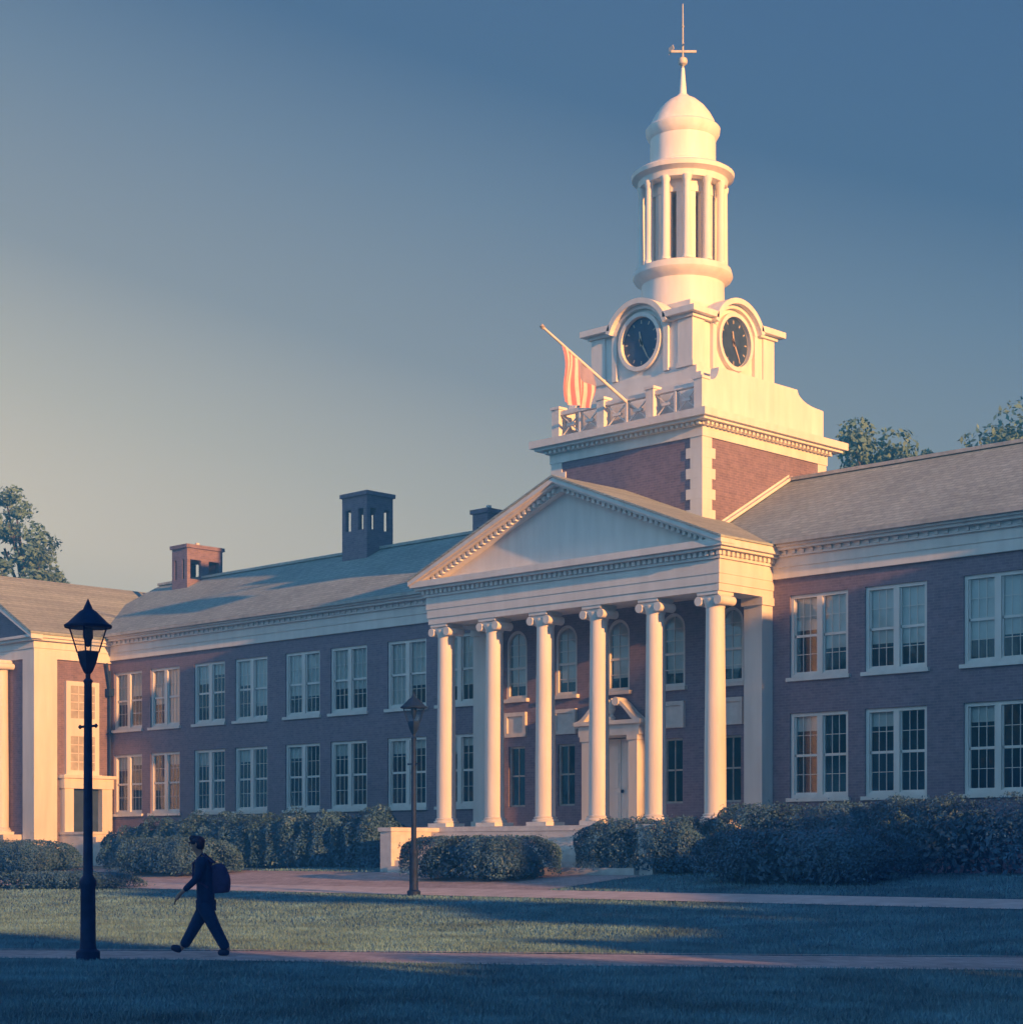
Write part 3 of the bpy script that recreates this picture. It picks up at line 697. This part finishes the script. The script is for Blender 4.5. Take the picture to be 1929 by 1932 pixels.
# ------------------------------------------------------------ flag
pb, pt = Vector((XC, .98, 15.0)), Vector((XC, -3.30, 16.62))
pb = Vector((XC, .9, 14.86)); 
FP = thing('flagpole', (XC, .35, 15.2), 'pale pole leaning out over the tower balustrade with a flag on it', 'flagpole')
m = MB(); m.tube([pb, pt], [.055, .035], 10); m.build('pole', MW, FP)
m = MB(); m.lathe((pt.x, pt.y, pt.z), [(.01, -.08), (.08, 0), (.01, .08)], 12); m.build('finial', MGOLD, FP)
m = MB(); nu, nv = 27, 20; d_ = (pb-pt)
def fpos(u, v):                                        # u: along the pole, v: down the fly
    base = pt + d_*(.20+.33*u); fold = .10*math.sin(u*15+v*1.2)*(.25+.75*v)
    x = base.x + fold + .05*math.sin(v*5)
    y = base.y + (u-.5)*.0 + .12*v*(1-u) - .03
    z = base.z - v*1.42 + .10*math.sin(u*9)*v*.3
    zb = pt.z + d_.z*.32 - v*1.45
    return (x, y+.05*math.sin(v*6+u*5), z*(1-v)+zb*v)
vs = [fpos(i/(nu-1), j/(nv-1)) for j in range(nv) for i in range(nu)]
for j in range(nv-1):
    for i in range(nu-1):
        a = j*nu+i
        st_ = i//2
        canton = (i > 12 and j < 8)
        m.add([vs[a], vs[a+1], vs[a+nu+1], vs[a+nu]], [(0, 1, 2, 3)], True, mi=2 if canton else (0 if st_ % 2 == 0 else 1))
tag(m.build('flag', [MRED, MCREAM, MBLUE], fixn=False, origin=(pt+d_*.25)), 'striped red and white flag hanging limp from the tower pole', 'flag')

# ------------------------------------------------------------ lamp posts
def lamp(loc, label):
    L = thing('lamp_post', loc, label, 'lamp post', 'lamp posts on the lawn'); x, y, z = loc
    m = MB(); m.lathe((x, y, z), [(.17, 0), (.17, .12), (.12, .16), (.11, .24), (.105, 1.02), (.12, 1.06), (.12, 1.12), (.07, 1.2), (.055, 3.9), (.07, 3.94), (.035, 3.98), (.035, 4.06)], 16)
    m.build('post', MIRON, L)
    m = MB(); m.tube([(x-.2, y-.2*.0, z+3.3), (x+.2, y, z+3.3)], .018, 8); m.lathe((x-.2, y, z+3.27), [(.01, 0), (.03, .03), (.01, .06)], 8); m.lathe((x+.2, y, z+3.27), [(.01, 0), (.03, .03), (.01, .06)], 8); m.build('ladder_bar', MIRON, L)
    m = MB(); m.lathe((x, y, z), [(.04, 4.04), (.07, 4.08), (.12, 4.2), (.15, 4.32), (.15, 4.36)], 4, smooth=False, phase=PI/4)
    for i in range(4):
        a = PI/2*i+PI/4; m.tube([(x+.15*math.cos(a), y+.15*math.sin(a), z+4.34), (x+.27*math.cos(a), y+.27*math.sin(a), z+4.72)], .013, 6)
    m.build('lantern_frame', MIRON, L)
    m = MB(); m.lathe((x, y, z), [(.135, 4.36), (.25, 4.70)], 4, smooth=False, cap=False, phase=PI/4); m.build('lantern_glass', MGLASS, L, fixn=False)
    m = MB(); m.lathe((x, y, z), [(.33, 4.69), (.34, 4.72), (.28, 4.76), (.12, 4.92), (.07, 4.95), (.05, 5.0), (.03, 5.04), (.005, 5.1)], 16); m.build('lantern_roof', MIRON, L)
    m = MB(); m.lathe((x, y, z), [(.07, 4.69), (.075, 4.56), (.05, 4.5), (.04, 4.44), (.01, 4.42)], 10); m.build('bulb_housing', MIRON, L)
    return L
lamp((-23.1, -28.0, .02), 'tall black lantern lamp post in the foreground beside the walking person')
lamp((-35.05, -10.75, G(-10.75)+.0), 'smaller looking black lantern lamp post by the far path before the portico steps')

# ------------------------------------------------------------ vegetation
def leaf_mesh(name, pts, nrm, size, material, parent=None, origin=(0, 0, 0), tri=False):
    n = len(pts); o0 = np.array(origin)
    d = RNG.normal(size=(n, 3)); d = d*.55+nrm*.8; d /= np.linalg.norm(d, axis=1)[:, None]
    t = np.cross(d, RNG.normal(size=(n, 3))); t /= np.linalg.norm(t, axis=1)[:, None]; b = np.cross(d, t)
    s_ = (size*RNG.uniform(.6, 1.3, n))[:, None]
    v = np.empty((n, 4, 3)); v[:, 0] = pts-t*s_; v[:, 1] = pts-b*s_*.45; v[:, 2] = pts+t*s_; v[:, 3] = pts+b*s_*.45+d*s_*.15
    v -= o0
    me = bpy.data.meshes.new(name); me.vertices.add(4*n); me.vertices.foreach_set('co', v.reshape(-1))
    me.loops.add(4*n); me.loops.foreach_set('vertex_index', np.arange(4*n, dtype=np.int32))
    me.polygons.add(n); me.polygons.foreach_set('loop_start', np.arange(0, 4*n, 4, dtype=np.int32)); me.update(calc_edges=True)
    me.materials.append(material); o = bpy.data.objects.new(name, me); COL.objects.link(o)
    if parent: o.parent = parent; o.location = Vector(origin)-WO[parent.name]
    else: o.location = origin
    WO[o.name] = Vector(origin)
    return o
def shrub(name, cx, cy, lx, ly, ztop, label, cat, group, n0_, rot=0, box=.35, lump=.12, size=.055, base=None):
    n = int(n0_*2.0); size = size*.72
    z0 = G(cy) if base is None else base; hz = (ztop-z0)
    u = RNG.normal(size=(n, 3)); u[:, 2] = np.abs(u[:, 2]); u /= np.linalg.norm(u, axis=1)[:, None]
    e = box; p = np.sign(u)*np.abs(u)**e; p /= (np.sum(np.abs(p)**(2/e), axis=1)**(e/2))[:, None]
    ph = RNG.uniform(0, 6, 9)
    lumpf = 1+lump*(np.sin(p[:, 0]*lx*2.1+ph[0])*np.cos(p[:, 1]*3+ph[1])+.6*np.sin(p[:, 0]*lx*4.3+ph[2]+p[:, 2]*4)+.5*np.sin(p[:, 2]*7+ph[3]+p[:, 1]*5))*.7
    rr = (1-.10*RNG.uniform(0, 1, n)**2 + .05*(RNG.uniform(0, 1, n) > .97))*lumpf
    q = p*rr[:, None]
    x = q[:, 0]*lx/2; y = q[:, 1]*ly/2; z = z0+.06+q[:, 2]*(hz-.06)
    c, s_ = math.cos(rot), math.sin(rot)
    pts = np.stack([cx+x*c-y*s_, cy+x*s_+y*c, z], 1); nn = np.stack([u[:, 0]*c-u[:, 1]*s_, u[:, 0]*s_+u[:, 1]*c, u[:, 2]], 1)
    R = thing(name, (cx, cy, z0), label, cat, group)
    leaf_mesh('foliage', pts, nn*1.2, size, MLEAF, R, (cx, cy, z0))
    m = MB()
    for i in range(7):
        a = RNG.uniform(0, 2*PI); m.tube([(cx+.2*math.cos(a), cy+.2*math.sin(a), z0-.05), (cx+lx*.28*math.cos(a), cy+ly*.28*math.sin(a), z0+hz*.7)], [.035, .012], 6)
    m.build('stems', MBARK, R)
    # dense twiggy heart of the shrub
    k_ = n//3; uu = RNG.normal(size=(k_, 3)); uu[:, 2] = np.abs(uu[:, 2]); uu /= np.linalg.norm(uu, axis=1)[:, None]; uu *= .8*RNG.uniform(.6, 1, k_)[:, None]
    pp = np.sign(uu)*np.abs(uu)**.7
    xx, yy = pp[:, 0]*lx/2, pp[:, 1]*ly/2
    leaf_mesh('inner_foliage', np.stack([cx+xx*c-yy*s_, cy+xx*s_+yy*c, z0+.05+pp[:, 2]*hz*.95], 1), uu, size*2.2, MLEAF, R, (cx, cy, z0))
    return R
gB = 'loose shrubs along the brick wall left of the portico'
back = [(-59.0, -2.6, 2.6, 2.0, 2.35), (-56.9, -2.6, 2.6, 2.2, 2.62), (-54.7, -2.5, 2.6, 2.2, 2.72), (-52.5, -2.5, 2.7, 2.2, 2.66), (-50.3, -2.5, 2.6, 2.2, 2.75), (-48.1, -2.4, 2.6, 2.2, 2.70), (-46.0, -2.3, 2.4, 2.2, 2.78)]
bl = ['leftmost loose shrub, next to the side door stoop', 'second loose shrub from the left under the left windows', 'loose shrub behind the head of the walking person', 'loose shrub just right of the walking person against the wall',
      'mid loose shrub with dark hollow, halfway to the portico', 'loose shrub second from the portico steps', 'loose shrub touching the white cheek wall of the steps']
for (x, y, lx, ly, zt), l in zip(back, bl): shrub('shrub', x, y, lx, ly, zt, l, 'shrub', gB, 5200, box=.75, lump=.2, size=.075)
shrub('clipped_bush', -51.2, -6.5, 5.4, 2.6, 2.0, 'clipped rounded bush with sunlit top directly behind the walking person', 'bush', 'clipped bushes beside the brick walk', 9000, box=.55, lump=.05)
shrub('clipped_bush', -60.9, -6.3, 6.0, 2.6, 1.95, 'clipped bush with a sunlit top at the left edge, before the wing', 'bush', 'clipped bushes beside the brick walk', 8000, box=.6, lump=.05)
shrub('shrub', -66.3, -5.6, 3.2, 1.8, 2.7, 'taller leafy shrub at the far left edge against the wing columns', 'shrub', None, 5000, box=.8, lump=.15, size=.07)
shrub('low_hedge', -52.5, -11.6, 10.5, 1.4, .95, 'long low dark hedge at the edge of the lawn on the left', 'hedge', None, 8500, rot=math.radians(12), box=.4, lump=.05, size=.05)
shrub('clipped_bush', -36.9, -6.6, 4.7, 2.4, 1.97, 'dark clipped bush standing before the portico steps', 'bush', 'clipped bushes beside the brick walk', 9000, box=.42, lump=.04)
gH = 'tall hedge along the right wing'
shrub('hedge', -33.0, -3.9, 4.8, 2.4, 2.45, 'left rounded end of the tall dark hedge, in front of the portico columns', 'hedge', gH, 9000, box=.55, lump=.06)
shrub('hedge', -28.6, -3.2, 5.6, 2.6, 2.78, 'middle stretch of the tall dark hedge below the first right windows', 'hedge', gH, 10000, box=.45, lump=.06)
shrub('hedge', -23.2, -3.1, 7.4, 2.6, 2.85, 'tall dark hedge stretch at the right edge of the picture', 'hedge', gH, 12000, box=.4, lump=.06)
shrub('hedge', -16.5, -3.1, 7.4, 2.6, 2.85, 'far right stretch of tall dark hedge beyond the picture edge', 'hedge', gH, 5000, box=.4, lump=.06)
shrub('clipped_bush', -26.5, -6.3, 5.4, 2.5, 2.1, 'broad dark clipped bush in front of the tall hedge on the right', 'bush', 'clipped bushes beside the brick walk', 9500, box=.45, lump=.04)

def tree(name, x, y, H_, R_, label, group, n=14000, leaf=.16, crown_lo=.3, clumps=70, z0=None, seed=1, gap=1.0):
    rg = np.random.default_rng(seed); zb = G(y) if z0 is None else z0
    T_ = thing(name, (x, y, zb), label, 'tree', group)
    m = MB(); top = zb+H_*.85
    tr = [(x+rg.normal(0, .12)*k_, y+rg.normal(0, .12)*k_, zb+(top-zb)*k_/5) for k_ in range(6)]
    r0 = H_*.028; m.tube(tr, [r0*1.3, r0, r0*.85, r0*.65, r0*.4, r0*.12], 10)
    cen = []
    for i in range(clumps):
        u = rg.normal(size=3); u /= np.linalg.norm(u); rad = rg.uniform(.35, 1)**.5
        cz = zb+H_*(crown_lo+1)/2; hh = H_*(1-crown_lo)/2
        zf = u[2]*rad; w_ = 1.0-.25*max(0, zf)
        cen.append((x+u[0]*rad*R_*w_, y+u[1]*rad*R_*w_, cz+zf*hh))
    for c in cen[:26]:
        k_ = min(4, max(1, int(5*(c[2]-zb)/(top-zb))-1)); s_ = Vector(tr[k_]); e_ = Vector(c); md = s_.lerp(e_, .5)+Vector((0, 0, .06*H_))*rg.uniform(0, .6)
        m.tube([s_, md, e_], [r0*.4, r0*.22, r0*.06], 6)
    m.build('trunk', MBARK, T_)
    per = n//clumps; P_ = []; N_ = []
    for c in cen:
        rc = R_*rg.uniform(.2, .34)*gap
        u = rg.normal(size=(per, 3)); u /= np.linalg.norm(u, axis=1)[:, None]; rr = rg.uniform(.35, 1, per)[:, None]**.6
        P_.append(np.array(c)+u*rr*rc*np.array([1, 1, .75])); N_.append(u+np.array([0, 0, .3]))
    leaf_mesh('crown', np.concatenate(P_), np.concatenate(N_), leaf, MTREE, T_, (x, y, zb))
    return T_
def at(px, Z): X = (px-964)/3600*Z; return (CAM.x-.69978*Z+.71436*X, CAM.y+.71436*Z+.69978*X)
def ztop(py, Z): return 1.56+(1606-py)/3600*Z
gT = 'trees behind the school roofs'
for px, py, Z, R_, l, sd in ((12, 932, 105, 3.5, 'leafy tree rising behind the left wing roof at the left edge', 3), (1640, 792, 92, 2.9, 'rounded tree behind the roof just right of the tower', 5),
                         (1758, 836, 96, 1.5, 'small low treetop between the two round trees behind the right roof', 6), (1922, 775, 90, 3.6, 'tree behind the right roof at the right edge', 8)):
    x, y = at(px, Z); tree('tree', x, y, ztop(py, Z)-1, R_, l, gT, n=16000 if px > 100 else 9000, leaf=.17, seed=sd, crown_lo=.5, clumps=75, gap=1.3 if px > 100 else .85, z0=1.0)
# trees standing to the right of the view; the low sun shines between them
gS = 'lawn trees right of the view'
for i, (x, y, H_, R_, lo) in enumerate(((14, -37, 14, 6.2, .06), (24, -42, 16, 7, .06), (8, -49, 15, 6.5, .1), (4, -57, 14, 6, .1), (30, -38, 15, 4, .06), (9, -44, 12, 5, .06),
        (12, -28.3, 5.6, 3.2, .06), (13, -32.6, 10.5, 2.4, .04), (15, -23.5, 6.4, 3.0, .06), (11, -19.5, 5.8, 2.6, .1), (22, -20.2, 14.5, 1.5, .06), (15, -16, 7.6, 3.0, .1), (10, -10.8, 8.4, 3.4, .1), (22, -5.6, 14.0, 3.0, .1), (14, -13.4, 11.4, 1.3, .05))):
    tree('lawn_tree', x, y, H_, R_, 'broad leafy tree on the lawn to the right of the view', gS, n=9000, leaf=.36, seed=20+i, crown_lo=lo, clumps=60, gap=1.2)
for i, (x, y, H_, R_) in enumerate(((-92, -40, 17, 7), (-106, -52, 18, 7.5), (-84, -58, 16, 7), (-70, -66, 17, 7), (-56, -62, 15, 6.5), (-118, -36, 17, 7))):
    tree('campus_tree', x, y, H_, R_, 'broad leafy tree across the lawn, left of the view', 'lawn trees left of the view', n=6000, leaf=.42, seed=50+i, crown_lo=.1, clumps=60, gap=1.15)

# ------------------------------------------------------------ the walking person
PZ = 28.2; ppx = 388
PO = Vector(at(ppx, PZ)+(0.02,)); FW = Vector((-.714, -.70, 0)).normalized(); SD = Vector((-FW.y, FW.x, 0))   # SD points to the person's left (towards viewer)
if SD.dot(Vector((.7, -.714, 0))) < 0: SD = -SD
def W3(f, s_, z): return PO+FW*f+SD*s_+Vector((0, 0, z))
def skin_mesh(name, nodes, edges, material, parent, sub=2):
    me = bpy.data.meshes.new(name); me.from_pydata([tuple(W3(*n[:3])) for n in nodes], edges, [])
    o = bpy.data.objects.new(name, me); COL.objects.link(o)
    md = o.modifiers.new('s', 'SKIN'); md.use_smooth_shade = True
    for i, n in enumerate(nodes):
        sv = me.skin_vertices[0].data[i]; sv.radius = (n[3], n[4] if len(n) > 4 else n[3]); sv.use_root = (i == 0)
    o.modifiers.new('b', 'SUBSURF').levels = sub; o.modifiers['b'].render_levels = sub
    dg = bpy.context.evaluated_depsgraph_get(); me2 = bpy.data.meshes.new_from_object(o.evaluated_get(dg)); bpy.data.objects.remove(o)
    me2.name = name; me2.transform(Matrix.Translation(-PO)); me2.materials.clear(); me2.materials.append(material)
    for p in me2.polygons: p.use_smooth = True
    r = bpy.data.objects.new(name, me2); COL.objects.link(r); r.parent = parent; WO[r.name] = PO.copy()
    return r
PER = thing('person', PO, 'person walking left on the near path in dark clothes with a backpack', 'person')
b = [(0, 0, .93, .085), (.01, 0, 1.1, .08), (.03, 0, 1.3, .10), (.06, 0, 1.44, .075), (.10, 0, 1.51, .055), (.135, 0, 1.58, .075), (.15, 0, 1.66, .088), (.13, 0, 1.70, .075),
     (.04, .17, 1.40, .055), (.10, .21, 1.14, .04), (.36, .18, .90, .03), (.40, .17, .85, .033),                  # near arm, swung forward
     (.04, -.17, 1.40, .055), (-.10, -.21, 1.13, .04), (-.02, -.2, .90, .03), (.0, -.2, .85, .033),
     (.01, .07, .84, .065), (-.14, .10, .50, .06), (-.33, .10, .12, .042), (-.34, .10, .06, .04), (-.22, .10, .03, .035),   # near leg, behind
     (.01, -.07, .84, .065), (.19, -.09, .50, .06), (.36, -.09, .14, .042), (.38, -.09, .08, .04), (.49, -.09, .09, .033)]
E_ = [(0, 1), (1, 2), (2, 3), (3, 4), (4, 5), (5, 6), (6, 7), (2, 8), (8, 9), (9, 10), (10, 11), (2, 12), (12, 13), (13, 14), (14, 15), (0, 16), (16, 17), (17, 18), (18, 19), (19, 20), (0, 21), (21, 22), (22, 23), (23, 24), (24, 25)]
def hand(hx, hs, hz, dx, dz, root):
    for k_, (off, ln) in enumerate(((-.03, .065), (-.01, .078), (.01, .075), (.03, .058))):
        i = len(b); b.append((hx, hs+off, hz, .010)); b.append((hx+dx*ln*.5, hs+off, hz+dz*ln*.5-.005, .0085)); b.append((hx+dx*ln*.8-.01, hs+off, hz+dz*ln-.01, .0075)); E_.extend([(root, i), (i, i+1), (i+1, i+2)])
    i = len(b); b.append((hx-.01, hs-.045, hz+.03, .011)); b.append((hx+dx*.03+.01, hs-.055, hz+.0, .009)); E_.extend([(root, i), (i, i+1)])
hand(.415, .17, .82, .5, -.85, 11); hand(.005, -.2, .82, .1, -1, 15)
skin_mesh('body', b, E_, MSKIN, PER, 1)
# face: nose, ears
m = MB(); m.lathe(tuple(W3(.245, 0, 1.635)), [(.005, .02), (.018, -.005), (.004, -.02)], 8)
for s_ in (-.085, .085): m.lathe(tuple(W3(.135, s_, 1.635)), [(.006, -.03), (.018, 0), (.006, .03)], 8)
m.build('face_features', MSKIN, PER)
m = MB(); m.tube([W3(.235, -.07, 1.665), W3(.25, -.03, 1.665), W3(.25, .03, 1.665), W3(.235, .07, 1.665)], .012, 6); m.tube([W3(.235, .07, 1.665), W3(.14, .09, 1.66)], .005, 5); m.build('glasses', MIRON, PER)
m = MB()
def ell(m, f, sd_, z, a, b_, c, n=14, k=9):
    vs = []; fs = []
    for j in range(k+1):
        t = PI*j/k
        for i in range(n):
            q = 2*PI*i/n; vs.append(W3(f+a*math.sin(t)*math.cos(q), sd_+b_*math.sin(t)*math.sin(q), z+c*math.cos(t)))
    for j in range(k):
        for i in range(n): fs.append((j*n+i, j*n+(i+1) % n, (j+1)*n+(i+1) % n, (j+1)*n+i))
    m.add(vs, fs, True)
ell(m, .125, 0, 1.685, .112, .094, .085); ell(m, .10, 0, 1.645, .085, .09, .10); ell(m, .19, 0, 1.73, .06, .07, .045)
m.build('hair', MHAIR, PER)
skin_mesh('jacket', [(.0, 0, .90, .165, .145), (.01, 0, 1.1, .15, .145), (.03, 0, 1.3, .17, .15), (.055, 0, 1.42, .11), (.04, .175, 1.40, .08), (.095, .215, 1.14, .06), (.30, .185, .955, .045), (.04, -.175, 1.40, .08), (-.10, -.215, 1.13, .06), (-.03, -.2, .95, .045), (.005, 0, .72, .165, .15)],
          [(0, 1), (1, 2), (2, 3), (2, 4), (4, 5), (5, 6), (2, 7), (7, 8), (8, 9), (0, 10)], MJACK, PER)
skin_mesh('trousers', [(0, 0, .86, .15, .14), (.0, .09, .72, .13), (-.12, .10, .46, .10), (-.325, .10, .075, .08), (.015, -.09, .72, .13), (.16, -.09, .46, .10), (.36, -.09, .105, .08)], [(0, 1), (1, 2), (2, 3), (0, 4), (4, 5), (5, 6)], MTROU, PER)
for nm, pts in (('shoe', [(-.37, .10, .06, .065), (-.27, .10, .05, .06), (-.18, .10, .04, .05)]), ('shoe', [(.36, -.09, .075, .065), (.46, -.09, .095, .06), (.54, -.09, .12, .045)])):
    skin_mesh(nm, pts, [(0, 1), (1, 2)], MSHOE, PER)
BK = skin_mesh('backpack', [(-.20, 0, 1.05, .14, .16), (-.22, 0, .93, .13, .16), (-.18, 0, 1.25, .13, .15), (-.14, 0, 1.36, .09, .11), (-.33, 0, 1.02, .06, .11)], [(0, 1), (0, 2), (2, 3), (0, 4)], MPACK, PER)
tag(BK)
m = MB()
for s_ in (-.11, .11): m.tube([W3(-.12, s_, 1.36), W3(.04, s_, 1.5), W3(.17, s_, 1.36), W3(.17, s_, 1.15), W3(-.05, s_*1.3, 1.0)], .02, 6)
m.build('backpack_straps', MPACK, PER)

# ------------------------------------------------------------ added blue haze volume, lifts the shadows to navy
m = MB(); m.box(-400, 400, -400, 400, -1, 30.5)
hz = m.build('haze', MW, None, kind='stuff'); hz['label'] = 'added thin blue haze lifting shadows to navy over the whole campus'
hm = bpy.data.materials.new('haze_lift'); hm.use_nodes = True; t = hm.node_tree; t.nodes.clear()
o_ = t.nodes.new('ShaderNodeOutputMaterial'); pv = t.nodes.new('ShaderNodeVolumePrincipled')
pv.inputs['Color'].default_value = (.05, .37, .95, 1); pv.inputs['Density'].default_value = .0046
t.links.new(pv.outputs[0], o_.inputs['Volume']); hz.data.materials.clear(); hz.data.materials.append(hm)
